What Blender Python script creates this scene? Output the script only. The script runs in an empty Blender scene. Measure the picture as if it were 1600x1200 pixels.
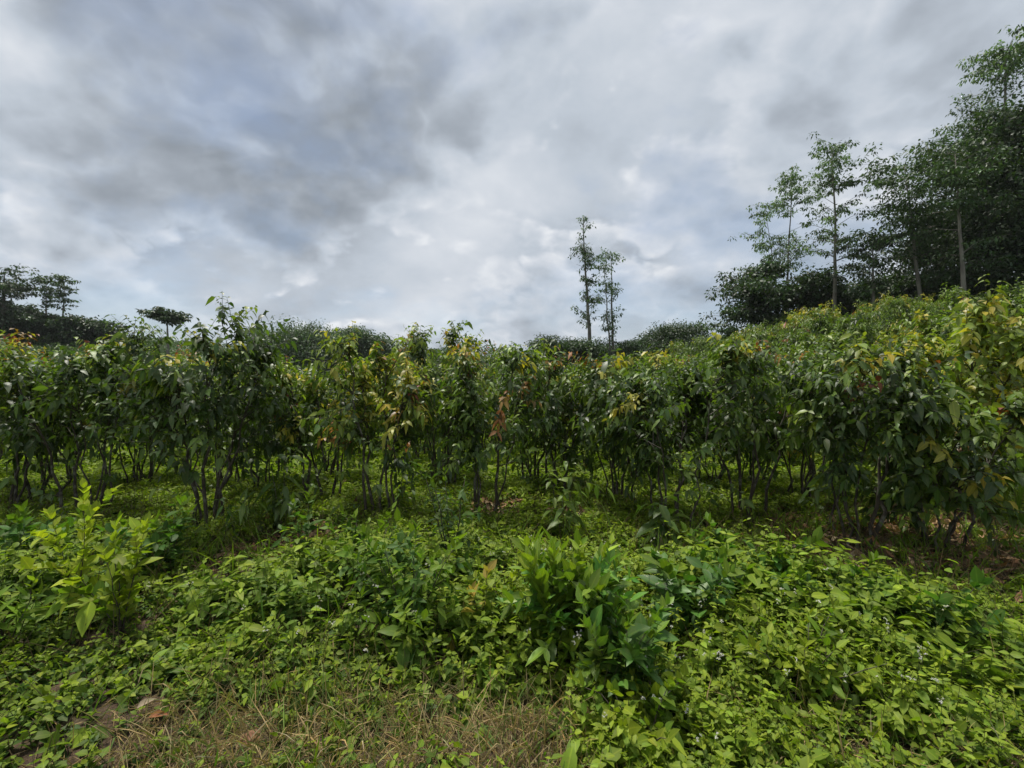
import bpy, math
import numpy as np
from mathutils import Vector

# ------------------------------------------------------------------ camera
sc = bpy.context.scene
EYE = 1.6
F = 733.0                     # focal length in pixels of the 1600 wide photograph
cam_d = bpy.data.cameras.new("camera")
cam_d.sensor_width = 36.0
cam_d.lens = 36.0 * F / 1600.0
cam_d.clip_start = 0.05
cam_d.clip_end = 6000.0
cam = bpy.data.objects.new("camera", cam_d)
sc.collection.objects.link(cam)
cam.location = (0, 0, EYE)
cam.rotation_euler = (math.radians(90.0), 0, 0)
sc.camera = cam

# ------------------------------------------------------------------ light
SUN_EL, SUN_AZ = math.radians(72), math.radians(-40)      # azimuth measured from +Y, clockwise
sun_dir = Vector((math.sin(SUN_AZ) * math.cos(SUN_EL), math.cos(SUN_AZ) * math.cos(SUN_EL), math.sin(SUN_EL)))
sun_d = bpy.data.lights.new("sun", 'SUN')
sun_d.energy = 2.0
sun_d.angle = math.radians(10)
sun_d.color = (1.0, 0.95, 0.86)
sun = bpy.data.objects.new("sun", sun_d)
sun.rotation_euler = sun_dir.to_track_quat('Z', 'Y').to_euler()
sun.location = (0, 0, 60)
sc.collection.objects.link(sun)
sc.view_settings.view_transform = 'Standard'
sc.view_settings.look = 'None'
sc.view_settings.gamma = 1.0
sc.view_settings.exposure = 1.3
sc.cycles.max_bounces = 6
sc.cycles.diffuse_bounces = 3
sc.cycles.glossy_bounces = 2
sc.cycles.transmission_bounces = 3
sc.cycles.transparent_max_bounces = 4

# ------------------------------------------------------------------ node helper
class NT:
    def __init__(self, tree):
        self.t = tree
        tree.nodes.clear()
    def n(self, typ, **kw):
        nd = self.t.nodes.new(typ)
        for k, v in kw.items():
            setattr(nd, k, v)
        return nd
    def put(self, sock, v):
        if hasattr(v, 'is_linked'):
            self.t.links.new(v, sock)
        else:
            sock.default_value = v
    def math(self, op, a, b=0.0, clamp=False):
        nd = self.n('ShaderNodeMath', operation=op)
        nd.use_clamp = clamp
        self.put(nd.inputs[0], a)
        self.put(nd.inputs[1], b)
        return nd.outputs[0]
    def vmath(self, op, a, b=None, scale=None):
        nd = self.n('ShaderNodeVectorMath', operation=op)
        self.put(nd.inputs[0], a)
        if b is not None:
            self.put(nd.inputs[1], b)
        if scale is not None:
            self.put(nd.inputs['Scale'], scale)
        return nd.outputs['Value'] if op in ('DOT_PRODUCT', 'LENGTH') else nd.outputs['Vector']
    def noise(self, vec, scale, detail=4.0, rough=0.5, dist=0.0, out='Fac'):
        nd = self.n('ShaderNodeTexNoise')
        if vec is not None:
            self.put(nd.inputs['Vector'], vec)
        nd.inputs['Scale'].default_value = scale
        nd.inputs['Detail'].default_value = detail
        nd.inputs['Roughness'].default_value = rough
        nd.inputs['Distortion'].default_value = dist
        return nd.outputs[out]
    def ramp(self, fac, stops, interp='LINEAR'):
        nd = self.n('ShaderNodeValToRGB')
        cr = nd.color_ramp
        cr.interpolation = interp
        while len(cr.elements) < len(stops):
            cr.elements.new(0.5)
        for e, (p, c) in zip(cr.elements, stops):
            e.position = p
            e.color = (c[0], c[1], c[2], 1) if not np.isscalar(c) else (c, c, c, 1)
        self.put(nd.inputs[0], fac)
        return nd.outputs['Color']
    def mix(self, fac, a, b, mode='MIX'):
        nd = self.n('ShaderNodeMix', data_type='RGBA', blend_type=mode)
        nd.clamp_factor = True
        self.put(nd.inputs[0], fac)
        self.put(nd.inputs[6], a if hasattr(a, 'is_linked') else (*a, 1))
        self.put(nd.inputs[7], b if hasattr(b, 'is_linked') else (*b, 1))
        return nd.outputs[2]

# ------------------------------------------------------------------ sky
world = bpy.data.worlds.new("World")
sc.world = world
world.use_nodes = True
world.cycles.sampling_method = 'MANUAL'
world.cycles.sample_map_resolution = 256
w = NT(world.node_tree)
SKY_GAIN = 0.38
def build_sky():
    geo = w.n('ShaderNodeTexCoord').outputs['Generated']
    d = w.vmath('NORMALIZE', geo)
    sep = w.n('ShaderNodeSeparateXYZ'); w.put(sep.inputs[0], d)
    z = w.math('MAXIMUM', sep.outputs[2], 0.0)
    inv = w.math('DIVIDE', 1.0, w.math('ADD', w.math('MULTIPLY', z, 0.9), 0.62))
    flat = w.n('ShaderNodeCombineXYZ')
    w.put(flat.inputs[0], sep.outputs[0]); w.put(flat.inputs[1], sep.outputs[1]); w.put(flat.inputs[2], w.math('MULTIPLY', z, 1.45))
    p0 = w.vmath('SCALE', flat.outputs[0], scale=inv)
    wob = w.vmath('SUBTRACT', w.noise(p0, 2.6, 4, 0.5, 0.0, 'Color'), (0.5, 0.5, 0.5))
    p = w.vmath('ADD', p0, w.vmath('SCALE', wob, scale=0.10))
    def billow(q, sc_, det_):
        nn = w.noise(q, sc_, det_, 0.52)
        return w.math('MULTIPLY', w.math('ABSOLUTE', w.math('SUBTRACT', nn, 0.5)), 3.4)
    def deck(q):
        q = w.vmath('ADD', q, (3.7, 1.9, 0.4))
        v = w.math('MULTIPLY', w.math('SUBTRACT', w.noise(q, 1.9, 3, 0.5), 0.5), 1.3)
        v = w.math('ADD', v, w.math('MULTIPLY', w.math('SUBTRACT', billow(q, 3.0, 3), 0.34), 0.42))
        v = w.math('ADD', v, w.math('MULTIPLY', w.math('SUBTRACT', billow(w.vmath('ADD', q, (7.7, 1.3, 2.1)), 7.0, 4), 0.34), 0.20))
        return w.math('ADD', v, w.math('MULTIPLY', w.math('SUBTRACT', w.noise(q, 11.0, 4, 0.55), 0.5), 0.20))
    thick = deck(p)
    # a look slightly higher up the cloud: its top catches the light, its underside stays grey
    relief = w.math('SUBTRACT', thick, deck(w.vmath('ADD', p, (0.0, 0.0, 0.05))))
    # cloud masses where the sky really carries them, as directions
    wob2 = w.vmath('SUBTRACT', w.noise(d, 4.0, 6, 0.56, 0.0, 'Color'), (0.5, 0.5, 0.5))
    dd = w.vmath('NORMALIZE', w.vmath('ADD', d, w.vmath('SCALE', wob2, scale=0.30)))
    masses = [  # photo px, py, spread in degrees, brightness
        (450, 110, 11, -0.24), (110, 70, 13, -0.17), (600, 190, 8, -0.17), (860, 140, 7, -0.16),
        (290, 310, 7, -0.15), (430, 425, 4, -0.22), (200, 370, 6, -0.16), (510, 395, 4, -0.18), (1330, 190, 10, -0.18),
        (1120, 330, 7, -0.13), (1130, 480, 6, -0.12), (810, 470, 5, -0.13), (60, 350, 7, -0.12), (1000, 290, 5, -0.08),
        (150, 440, 6, -0.16), (1450, 60, 10, -0.08),
        (640, 5, 6, 0.16), (980, 50, 9, 0.12), (740, 260, 6, 0.07), (360, 405, 3.0, 0.34),
        (245, 440, 3.2, 0.28), (100, 235, 5, 0.17), (600, 320, 7, 0.06), (1030, 235, 5, 0.08), (20, 400, 3, 0.22),
        (690, 455, 3.5, 0.18), (1110, 415, 3.5, 0.17), (1180, 70, 7, 0.12), (820, 380, 6, 0.05), (480, 500, 6, 0.05),
    ]
    tot = 0.0
    for px, py, deg, amp in masses:
        v = Vector(((px - 800) / F, 1.0, (600 - py) / F)).normalized()
        s = math.radians(deg)
        dot = w.vmath('DOT_PRODUCT', dd, tuple(v))
        e = w.math('POWER', math.e, w.math('MULTIPLY', w.math('SUBTRACT', dot, 1.0), 1.0 / (s * s)))
        tot = w.math('ADD', tot, w.math('MULTIPLY', e, amp))
    cov = w.math('SUBTRACT', w.math('ADD', thick, 0.12), w.math('MULTIPLY', tot, 0.95))
    def smooth(v, lo, hi):
        nd = w.n('ShaderNodeMapRange', interpolation_type='SMOOTHSTEP')
        w.put(nd.inputs[0], v); nd.inputs[1].default_value = lo; nd.inputs[2].default_value = hi
        return nd.outputs[0]
    back = w.math('ADD', w.math('MULTIPLY', w.math('SUBTRACT', w.noise(w.vmath('ADD', p, (1.1, 8.0, 3.0)), 3.4, 6, 0.56), 0.5), 0.95), 0.58)
    back = w.math('ADD', back, w.math('MULTIPLY', tot, 0.6))
    front = w.math('SUBTRACT', w.math('ADD', 0.72, w.math('MULTIPLY', relief, 1.45)), w.math('MULTIPLY', smooth(cov, 0.0, 0.40), 0.46))
    mask = smooth(cov, -0.02, 0.12)
    val = w.math('ADD', back, w.math('MULTIPLY', w.math('SUBTRACT', front, back), mask))
    col = w.ramp(val, [(0.05, (0.30, 0.34, 0.39)), (0.30, (0.405, 0.453, 0.515)), (0.52, (0.562, 0.624, 0.702)),
                       (0.72, (0.71, 0.755, 0.82)), (0.95, (0.92, 0.945, 0.98))])
    sky = w.n('ShaderNodeTexSky', sky_type='NISHITA')
    sky.sun_disc = False
    sky.sun_elevation = SUN_EL
    sky.sun_rotation = SUN_AZ % (2 * math.pi)
    b1 = w.n('ShaderNodeBackground'); w.put(b1.inputs[0], sky.outputs[0]); b1.inputs[1].default_value = 0.05
    b2 = w.n('ShaderNodeBackground'); w.put(b2.inputs[0], col); b2.inputs[1].default_value = SKY_GAIN
    gap = w.math('MULTIPLY', w.ramp(w.noise(w.vmath('ADD', p, (9.1, 4.2, 0.0)), 1.3, 6, 0.6), [(0.37, 0.45), (0.49, 0.0)]), 1.0)
    mx = w.n('ShaderNodeMixShader')
    w.put(mx.inputs[0], gap); w.put(mx.inputs[1], b2.outputs[0]); w.put(mx.inputs[2], b1.outputs[0])
    out = w.n('ShaderNodeOutputWorld'); w.put(out.inputs[0], mx.outputs[0])
build_sky()

# ------------------------------------------------------------------ terrain
def gz(x, y):
    x = np.asarray(x, float); y = np.asarray(y, float)
    def soft(u, k):
        return np.where(u > 30 * k, u, k * np.log1p(np.exp(np.clip(u / k, -40, 40))))
    r = soft(0.9 * x + 0.15 * y - 7.6, 0.7) * 0.285
    r = 17.0 * np.tanh(r / 17.0)
    l = soft(-0.7 * x + 0.3 * y - 30.0, 2.0) * 0.26
    l = 13.0 * np.tanh(l / 13.0)
    micro = (0.022 * np.sin(2.3 * x + 1.1 * y) + 0.02 * np.sin(3.9 * y - 1.7 * x + 1.0)
             + 0.010 * np.sin(8.1 * x + 5.3 * y + .4) + 0.010 * np.sin(9.7 * y - 6.1 * x))
    near = np.exp(-((x * x + y * y) / 18.0 ** 2))
    roll = 0.25 * np.sin(x * 0.11 + 1.0) * np.sin(y * 0.09) * (1 - near)
    return r + l + micro * near + roll

def at(px, py):
    """ground point under a pixel of the photograph (flat part of the field)"""
    y = EYE * F / (py - 600.0)
    return (px - 800.0) / F * y, y

# ------------------------------------------------------------------ mesh helpers
rng = np.random.default_rng(11)
ZUP = np.array([0.0, 0.0, 1.0])

def unit(a):
    return a / np.maximum(np.linalg.norm(a, axis=-1, keepdims=True), 1e-9)

class Acc:
    """collects triangles with a per-vertex pigment (rgb) and leaf coordinate (alpha: 0 midrib, 1 margin)"""
    def __init__(self):
        self.v, self.t, self.c, self.n = [], [], [], 0
    def add(self, v, t, c):
        self.v.append(np.asarray(v, np.float32)); self.t.append(np.asarray(t, np.int32) + self.n)
        self.c.append(np.asarray(c, np.float32)); self.n += len(v)
    def mesh(self, name, mat, smooth=True):
        me = bpy.data.meshes.new(name)
        if self.n == 0:
            return me
        v = np.concatenate(self.v); t = np.concatenate(self.t); c = np.concatenate(self.c)
        me.vertices.add(len(v)); me.vertices.foreach_set('co', v.ravel())
        me.loops.add(t.size); me.loops.foreach_set('vertex_index', t.ravel())
        me.polygons.add(len(t))
        me.polygons.foreach_set('loop_start', np.arange(0, t.size, 3, dtype=np.int32))
        me.polygons.foreach_set('use_smooth', np.full(len(t), smooth))
        a = me.attributes.new('tint', 'FLOAT_COLOR', 'POINT')
        a.data.foreach_set('color', c.ravel())
        me.materials.append(mat)
        me.update(); me.validate()
        return me
    def build(self, name, mat, parent=None, smooth=True):
        o = bpy.data.objects.new(name, self.mesh(name, mat, smooth))
        sc.collection.objects.link(o)
        if parent is not None:
            o.parent = parent
        return o

STATIONS = {
    'hi': ([0, .10, .28, .52, .78, 1], [0, .45, .95, 1.0, .52, 0]),
    'mid': ([0, .28, .62, 1], [0, .95, .85, 0]),
    'heart': ([0, .02, .22, .5, .78, 1], [0, .62, 1.0, .86, .42, 0]),
}
def leaves(acc, P, D, N, L, W, col, droop=0.25, fold=0.25, detail='mid'):
    n = len(P)
    if n == 0:
        return
    D = unit(D); S = unit(np.cross(D, N)); N = np.cross(S, D)
    L = np.broadcast_to(L, (n,))[:, None]; W = np.broadcast_to(W, (n,))[:, None]
    droop = np.broadcast_to(droop, (n,))[:, None]; fold = np.broadcast_to(fold, (n,))[:, None]
    if detail == 'low':
        mid = P + L * (0.48 * D) - ZUP * droop * L * 0.18
        tip = P + L * D - ZUP * droop * L * 0.8
        v = np.stack([P, mid + S * W + N * W * fold, tip, mid - S * W + N * W * fold], 1)
        t = np.array([[0, 1, 2], [0, 2, 3]])
        al = np.array([0, 1, 0, 1.0])
    else:
        ts, ws = STATIONS[detail]
        K = len(ts)
        ctr = [P + L * (tt * D) - ZUP * droop * L * tt * tt * 0.8 for tt in ts]
        le = [ctr[i] + S * W * ws[i] + N * W * ws[i] * fold for i in range(1, K - 1)]
        ri = [ctr[i] - S * W * ws[i] + N * W * ws[i] * fold for i in range(1, K - 1)]
        v = np.stack(ctr + le + ri, 1)
        t = []
        M = K - 2
        for side in (0, 1):
            e = lambda i: K + side * M + i - 1
            tri = [[0, 1, e(1)]]
            for i in range(1, K - 2):
                tri += [[i, i + 1, e(i + 1)], [i, e(i + 1), e(i)]]
            tri += [[K - 2, K - 1, e(K - 2)]]
            t += tri if side else [x[::-1] for x in tri]
        t = np.array(t)
        al = np.array([0.0] * K + [1.0] * (2 * M))
    m = v.shape[1]
    T = (t[None] + (np.arange(n) * m)[:, None, None]).reshape(-1, 3)
    c = np.empty((n, m, 4)); c[..., :3] = np.asarray(col).reshape(-1, 1, 3); c[..., 3] = al
    acc.add(v.reshape(-1, 3), T, c.reshape(-1, 4))

def sticks(acc, A, B, ra, rb, col):
    """three sided tapering twigs, many at once"""
    n = len(A)
    if n == 0:
        return
    d = unit(B - A)
    u = unit(np.cross(d, np.where(np.abs(d[:, 2:3]) > .9, np.array([[1., 0, 0]]), ZUP[None])))
    s = np.cross(d, u)
    ra = np.broadcast_to(ra, (n,))[:, None]; rb = np.broadcast_to(rb, (n,))[:, None]
    vs = []
    for base, r in ((A, ra), (B, rb)):
        for k in range(3):
            a = 2.0944 * k
            vs.append(base + r * (math.cos(a) * u + math.sin(a) * s))
    v = np.stack(vs, 1)
    t = []
    for k in range(3):
        j = (k + 1) % 3
        t += [[k, j, 3 + j], [k, 3 + j, 3 + k]]
    T = (np.array(t)[None] + (np.arange(n) * 6)[:, None, None]).reshape(-1, 3)
    c = np.ones((n, 6, 4)); c[..., :3] = np.asarray(col).reshape(-1, 1, 3)
    acc.add(v.reshape(-1, 3), T, c.reshape(-1, 4))

def tube(acc, pts, rad, sides=7, col=(0.07, 0.055, 0.04)):
    pts = np.asarray(pts, float); k = len(pts)
    tan = unit(np.gradient(pts, axis=0))
    u = unit(np.cross(tan, np.array([0.83, 0.55, 0.1])))
    s = np.cross(tan, u)
    ang = np.linspace(0, 2 * np.pi, sides, endpoint=False)
    ring = np.cos(ang)[None, :, None] * u[:, None] + np.sin(ang)[None, :, None] * s[:, None]
    v = (pts[:, None] + ring * np.asarray(rad)[:, None, None]).reshape(-1, 3)
    t = []
    for i in range(k - 1):
        for j in range(sides):
            a, b = i * sides + j, i * sides + (j + 1) % sides
            t += [[a, b, b + sides], [a, b + sides, a + sides]]
    top = len(v); v = np.vstack([v, pts[-1:]])
    for j in range(sides):
        t.append([(k - 1) * sides + j, (k - 1) * sides + (j + 1) % sides, top])
    c = np.ones((len(v), 4)); c[:, :3] = col
    acc.add(v, t, c)

def vary(base, n, amt=0.18, hue=0.10):
    base = np.asarray(base, float).reshape(-1, 3)
    f = np.exp(rng.normal(0, amt, (n, 1)))
    h = rng.normal(0, hue, (n, 1))
    return np.clip(base * f * np.hstack([1 + h, 1 + 0.25 * h, 1 - 0.6 * h]), 0.004, 0.9)

def shoots(acc, P0, D0, Ls, k, lL, lW, col, hang=0.5, droop=0.25, fwd=0.55, detail='mid', twig=0.004,
           twig_col=(0.06, 0.06, 0.03), leaf_droop=0.3, fold=0.22, size_fn=None, upn=0.6, start=0.12, tip=None, njit=.38):
    """leafy twigs: k pairs of opposite leaves along each; col is one pigment per shoot"""
    m = len(P0)
    if m == 0:
        return
    D0 = unit(D0); Ls = np.broadcast_to(Ls, (m,))[:, None]
    P1 = P0 + D0 * Ls * .5 - ZUP * droop * Ls * .25
    P2 = P0 + D0 * Ls - ZUP * droop * Ls
    sticks(acc, P0, P1, twig, twig * .75, np.broadcast_to(twig_col, (m, 3)))
    sticks(acc, P1, P2, twig * .75, twig * .4, np.broadcast_to(twig_col, (m, 3)))
    ph0 = rng.uniform(0, 6.28, m)
    for j in range(k):
        tt = start + (1 - start) * (j / max(k - 1, 1))
        pos = P0 + D0 * Ls * tt - ZUP * droop * Ls * tt * tt
        T = unit(D0 - 2 * ZUP * droop * tt)
        A = unit(np.cross(T, np.array([0.12, 0.07, 1.0]))); B = np.cross(A, T)
        sz = 1.0 if size_fn is None else size_fn(tt)
        for sgn in (0, math.pi):
            phi = ph0 + j * 1.5708 + sgn + rng.normal(0, .3, m)
            lat = np.cos(phi)[:, None] * A + np.sin(phi)[:, None] * B
            hz = hang * rng.uniform(-.1, 1.9, (m, 1))
            ld = unit(T * fwd + lat - ZUP * hz + rng.normal(0, .16, (m, 3)))
            nn = unit(ZUP * upn + T * .4 + rng.normal(0, njit, (m, 3)))
            s = sz * np.exp(rng.normal(-.03, .27, m))
            keep = rng.random(m) > 0.08
            cj = col if tip is None else col * (1 - max(0, tt - .45) * 1.6) + np.asarray(tip) * max(0, tt - .45) * 1.6
            leaves(acc, pos[keep], ld[keep], nn[keep], (lL * s)[keep], (lW * s)[keep],
                   vary(cj[keep], int(keep.sum()), .17, .08), leaf_droop * rng.uniform(.5, 1.5, int(keep.sum())), fold, detail)

# ------------------------------------------------------------------ materials
def leaf_material(name, rough=0.42, trans=0.30, spec=0.45, rib=0.5):
    m = bpy.data.materials.new(name); m.use_nodes = True
    s = NT(m.node_tree)
    a = s.n('ShaderNodeAttribute', attribute_name='tint')
    tc = s.n('ShaderNodeTexCoord').outputs['Object']
    blot = s.noise(tc, 23.0, 3, 0.6)
    colr = s.mix(s.math('MULTIPLY', s.math('SUBTRACT', blot, 0.42, True), 0.9, True), a.outputs['Color'], (0.16, 0.15, 0.045))
    ribf = s.math('MULTIPLY', s.math('SUBTRACT', 1.0, s.math('DIVIDE', a.outputs['Alpha'], 0.16), True), rib)
    colr = s.mix(ribf, colr, s.mix(1.0, colr, (2.0, 1.7, 1.6), 'MULTIPLY'))
    rg = s.math('ADD', s.math('MULTIPLY', s.noise(tc, 40.0, 2), 0.25), rough - .12)
    b = s.n('ShaderNodeBsdfPrincipled')
    s.put(b.inputs['Base Color'], colr); s.put(b.inputs['Roughness'], rg)
    b.inputs['Specular IOR Level'].default_value = spec
    t = s.n('ShaderNodeBsdfTranslucent')
    s.put(t.inputs[0], s.mix(1.0, colr, (1.5, 1.7, 0.55), 'MULTIPLY'))
    mx = s.n('ShaderNodeMixShader'); mx.inputs[0].default_value = trans
    s.put(mx.inputs[1], b.outputs[0]); s.put(mx.inputs[2], t.outputs[0])
    s.put(s.n('ShaderNodeOutputMaterial').inputs[0], mx.outputs[0])
    return m

def bark_material(name, dark, light, scale=14.0):
    m = bpy.data.materials.new(name); m.use_nodes = True
    s = NT(m.node_tree)
    tc = s.n('ShaderNodeTexCoord').outputs['Object']
    mp = s.n('ShaderNodeMapping'); s.put(mp.inputs[0], tc); mp.inputs['Scale'].default_value = (1, 1, .28)
    f = s.noise(mp.outputs[0], scale, 6, .65)
    patch = s.noise(tc, scale * .35, 3, .6)
    c = s.ramp(f, [(.3, dark), (.62, light)])
    c = s.mix(s.ramp(patch, [(.52, 0.0), (.62, .75)]), c, (0.17, 0.17, 0.13))
    b = s.n('ShaderNodeBsdfPrincipled'); s.put(b.inputs['Base Color'], c); b.inputs['Roughness'].default_value = .85
    bp = s.n('ShaderNodeBump'); bp.inputs['Strength'].default_value = .6; bp.inputs['Distance'].default_value = .01
    s.put(bp.inputs['Height'], f); s.put(b.inputs['Normal'], bp.outputs[0])
    s.put(s.n('ShaderNodeOutputMaterial').inputs[0], b.outputs[0])
    return m

def ground_material():
    m = bpy.data.materials.new('soil'); m.use_nodes = True
    s = NT(m.node_tree)
    tc = s.n('ShaderNodeTexCoord').outputs['Object']
    n1 = s.noise(tc, 1.3, 6, .6); n2 = s.noise(tc, 17.0, 8, .7); n3 = s.noise(tc, 0.35, 4, .6)
    c = s.ramp(n2, [(.32, (.035, .022, .013)), (.5, (.10, .060, .032)), (.68, (.17, .105, .060))])
    c = s.mix(s.ramp(n1, [(.46, 0.0), (.62, .8)]), c, (.045, .060, .018))
    c = s.mix(s.ramp(n3, [(.5, 0.0), (.65, .4)]), c, (.11, .060, .028))
    n4 = s.noise(tc, 110.0, 5, .7)
    c = s.mix(s.ramp(n4, [(.42, .75), (.58, 0.0)]), c, (.028, .018, .011))
    far = s.math('MULTIPLY', s.math('SUBTRACT', s.vmath('LENGTH', tc), 16.0), 0.05, True)
    c = s.mix(far, c, s.ramp(n1, [(.35, (.030, .060, .016)), (.65, (.060, .105, .025))]))
    b = s.n('ShaderNodeBsdfPrincipled'); s.put(b.inputs['Base Color'], c); b.inputs['Roughness'].default_value = .95
    bp = s.n('ShaderNodeBump'); bp.inputs['Strength'].default_value = .9; bp.inputs['Distance'].default_value = .02
    s.put(bp.inputs['Height'], s.math('ADD', n2, s.math('MULTIPLY', n4, .5))); s.put(b.inputs['Normal'], bp.outputs[0])
    s.put(s.n('ShaderNodeOutputMaterial').inputs[0], b.outputs[0])
    return m

def plain(name, c1, c2, scale, rough=.8):
    m = bpy.data.materials.new(name); m.use_nodes = True
    s = NT(m.node_tree)
    f = s.noise(s.n('ShaderNodeTexCoord').outputs['Object'], scale, 6, .65)
    b = s.n('ShaderNodeBsdfPrincipled'); s.put(b.inputs['Base Color'], s.ramp(f, [(.3, c1), (.7, c2)]))
    b.inputs['Roughness'].default_value = rough
    bp = s.n('ShaderNodeBump'); bp.inputs['Strength'].default_value = .6; bp.inputs['Distance'].default_value = .01
    s.put(bp.inputs['Height'], f); s.put(b.inputs['Normal'], bp.outputs[0])
    s.put(s.n('ShaderNodeOutputMaterial').inputs[0], b.outputs[0])
    return m

M_BUSH = leaf_material('glossy leaf', .45, .30, .44)
M_WEED = leaf_material('soft leaf', .55, .36, .20)
M_TREE = leaf_material('tree leaf', .5, .25, .4, 0.0)
M_DRY = leaf_material('dry leaf', .75, .15, .2, .3)
M_STEM = bark_material('stem bark', (.022, .017, .012), (.075, .058, .042), 30)
M_TRUNK = bark_material('trunk bark', (.06, .05, .042), (.20, .18, .15), 3)
M_SOIL = ground_material()

# ------------------------------------------------------------------ tags
def tag(o, label, cat, group=None):
    o['label'] = label; o['category'] = cat
    if group: o['group'] = group
    return o
def empty(name, loc, label, cat, group=None, rz=0.0):
    o = bpy.data.objects.new(name, None)
    o.empty_display_size = .2
    sc.collection.objects.link(o)
    o.location = loc; o.rotation_euler = (0, 0, rz)
    return tag(o, label, cat, group)
def dup(root, loc, rz, scale, label, group):
    r = root.copy(); sc.collection.objects.link(r)
    r.location = loc; r.rotation_euler = (0, 0, rz); r.scale = scale
    r['label'] = label; r['group'] = group
    for ch in root.children:
        c = ch.copy(); sc.collection.objects.link(c); c.parent = r
    return r

# ------------------------------------------------------------------ ground
def axis(n, half, near):
    u = np.linspace(-1, 1, n)
    k = math.asinh(half / near)
    return near * np.sinh(u * k)
def build_ground():
    xs, ys = axis(300, 700.0, 3.0), axis(300, 700.0, 3.0) + 3.0
    X, Y = np.meshgrid(xs, ys)
    Z = gz(X, Y)
    v = np.stack([X.ravel(), Y.ravel(), Z.ravel()], 1)
    i = np.arange(299)[:, None] * 300 + np.arange(299)[None]
    i = i.ravel()
    t = np.concatenate([np.stack([i, i + 1, i + 301], 1), np.stack([i, i + 301, i + 300], 1)])
    a = Acc(); a.add(v, t, np.ones((len(v), 4)))
    o = a.build('ground', M_SOIL)
    o['kind'] = 'structure'
build_ground()

# ------------------------------------------------------------------ crop bushes
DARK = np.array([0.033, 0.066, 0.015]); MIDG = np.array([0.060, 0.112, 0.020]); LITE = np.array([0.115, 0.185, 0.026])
YELG = np.array([0.20, 0.26, 0.035]); YEL = np.array([0.40, 0.34, 0.05]); ORNG = np.array([0.36, 0.15, 0.05]); RED = np.array([0.22, 0.06, 0.03])

def make_bush(label, group, H=2.25, R=0.95, nst=6, branches=15, spb=4, pairs=4, lL=.076, lW=.0185, flush=.10,
              light=.25, detail='mid', low=.45, skirt=7, warm=.35, gold=0.0, name='crop_bush', base_r=.2, stem_r=.016):
    root = empty(name, (0, 0, 0), label, 'bush', group)
    fol = Acc()
    P, D, Ls, C = [], [], [], []
    for i in range(nst):
        az = 2 * np.pi * i / nst + rng.normal(0, .4)
        out = np.array([math.cos(az), math.sin(az), 0])
        b0 = out * base_r * rng.uniform(.3, 1.0)
        hi = (H - .26) * (rng.uniform(.66, 1.0) if i else 1.0)
        lean = R * rng.uniform(.15, .8)
        ts = np.linspace(0, 1, 9)
        wig = rng.normal(0, .028, (9, 3)); wig[0] = 0; wig[:, 2] = 0
        pts = b0 + out * (lean * ts ** 1.4)[:, None] + ZUP * (hi * ts)[:, None] + wig
        r0 = stem_r * rng.uniform(.7, 1.45)
        sa = Acc(); tube(sa, np.vstack([pts[:1] - ZUP * .06, pts]), np.concatenate([[r0 * 1.5], r0 * (1 - .75 * ts)]), 6)
        sa.build('stem', M_STEM, root)
        for j in range(branches):
            t = low + (1 - low) * rng.random() ** .8 if j > 1 else rng.uniform(.93, 1.0)
            x = t * 8; k = min(int(x), 7); f = x - k
            p = pts[k] * (1 - f) + pts[k + 1] * f
            zc = (t - low) / (1 - low)
            prof = .35 + .75 * math.sin(math.pi * min(1, zc * .78 + .14))
            baz = az + rng.normal(0, 1.15)
            el = math.radians(rng.uniform(8, 48) + 28 * zc)
            ln = R * rng.uniform(.2, .95) * prof * (1 if zc < .85 else .6)
            bd = np.array([math.cos(baz) * math.cos(el), math.sin(baz) * math.cos(el), math.sin(el)])
            e = p + bd * ln - ZUP * .10 * ln
            sticks(fol, p[None], e[None], .007, .004, [(.05, .042, .028)])
            young = rng.random() < flush * (0.30 + 1.5 * zc * zc)
            pal = rng.random()
            for q in range(spb):
                s = rng.uniform(.25, 1.0) if q else 1.0
                sp = p + (e - p) * s
                sd = unit(bd * .8 + rng.normal(0, .55, 3) + ZUP * (.05 + .5 * (zc > .85)))
                P.append(sp); D.append(sd); Ls.append(rng.uniform(.16, .40))
                if young and q < 4:
                    c = YELG if pal < .6 else (YEL if pal < .6 + .4 * (1 - warm) else (ORNG if pal < .95 else RED))
                    c = c * .65 + LITE * .35 if rng.random() < .45 else c
                else:
                    u = rng.random()
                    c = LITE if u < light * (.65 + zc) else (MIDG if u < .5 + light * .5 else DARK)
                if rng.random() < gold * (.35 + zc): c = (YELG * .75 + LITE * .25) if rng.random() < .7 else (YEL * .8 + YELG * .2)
                C.append(c)
    for i in range(skirt):                       # low sprouts from the coppiced stool
        az = rng.uniform(0, 6.28)
        P.append(np.array([math.cos(az) * .22, math.sin(az) * .22, rng.uniform(.1, .75)]))
        D.append(np.array([math.cos(az), math.sin(az), rng.uniform(.2, .9)])); Ls.append(rng.uniform(.2, .45))
        C.append(MIDG if rng.random() < .6 else LITE)
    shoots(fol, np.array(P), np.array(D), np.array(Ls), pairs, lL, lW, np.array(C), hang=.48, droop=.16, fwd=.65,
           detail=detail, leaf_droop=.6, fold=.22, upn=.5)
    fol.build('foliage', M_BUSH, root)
    return root

FRONT = 'crop bushes standing in the front row'
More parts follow.
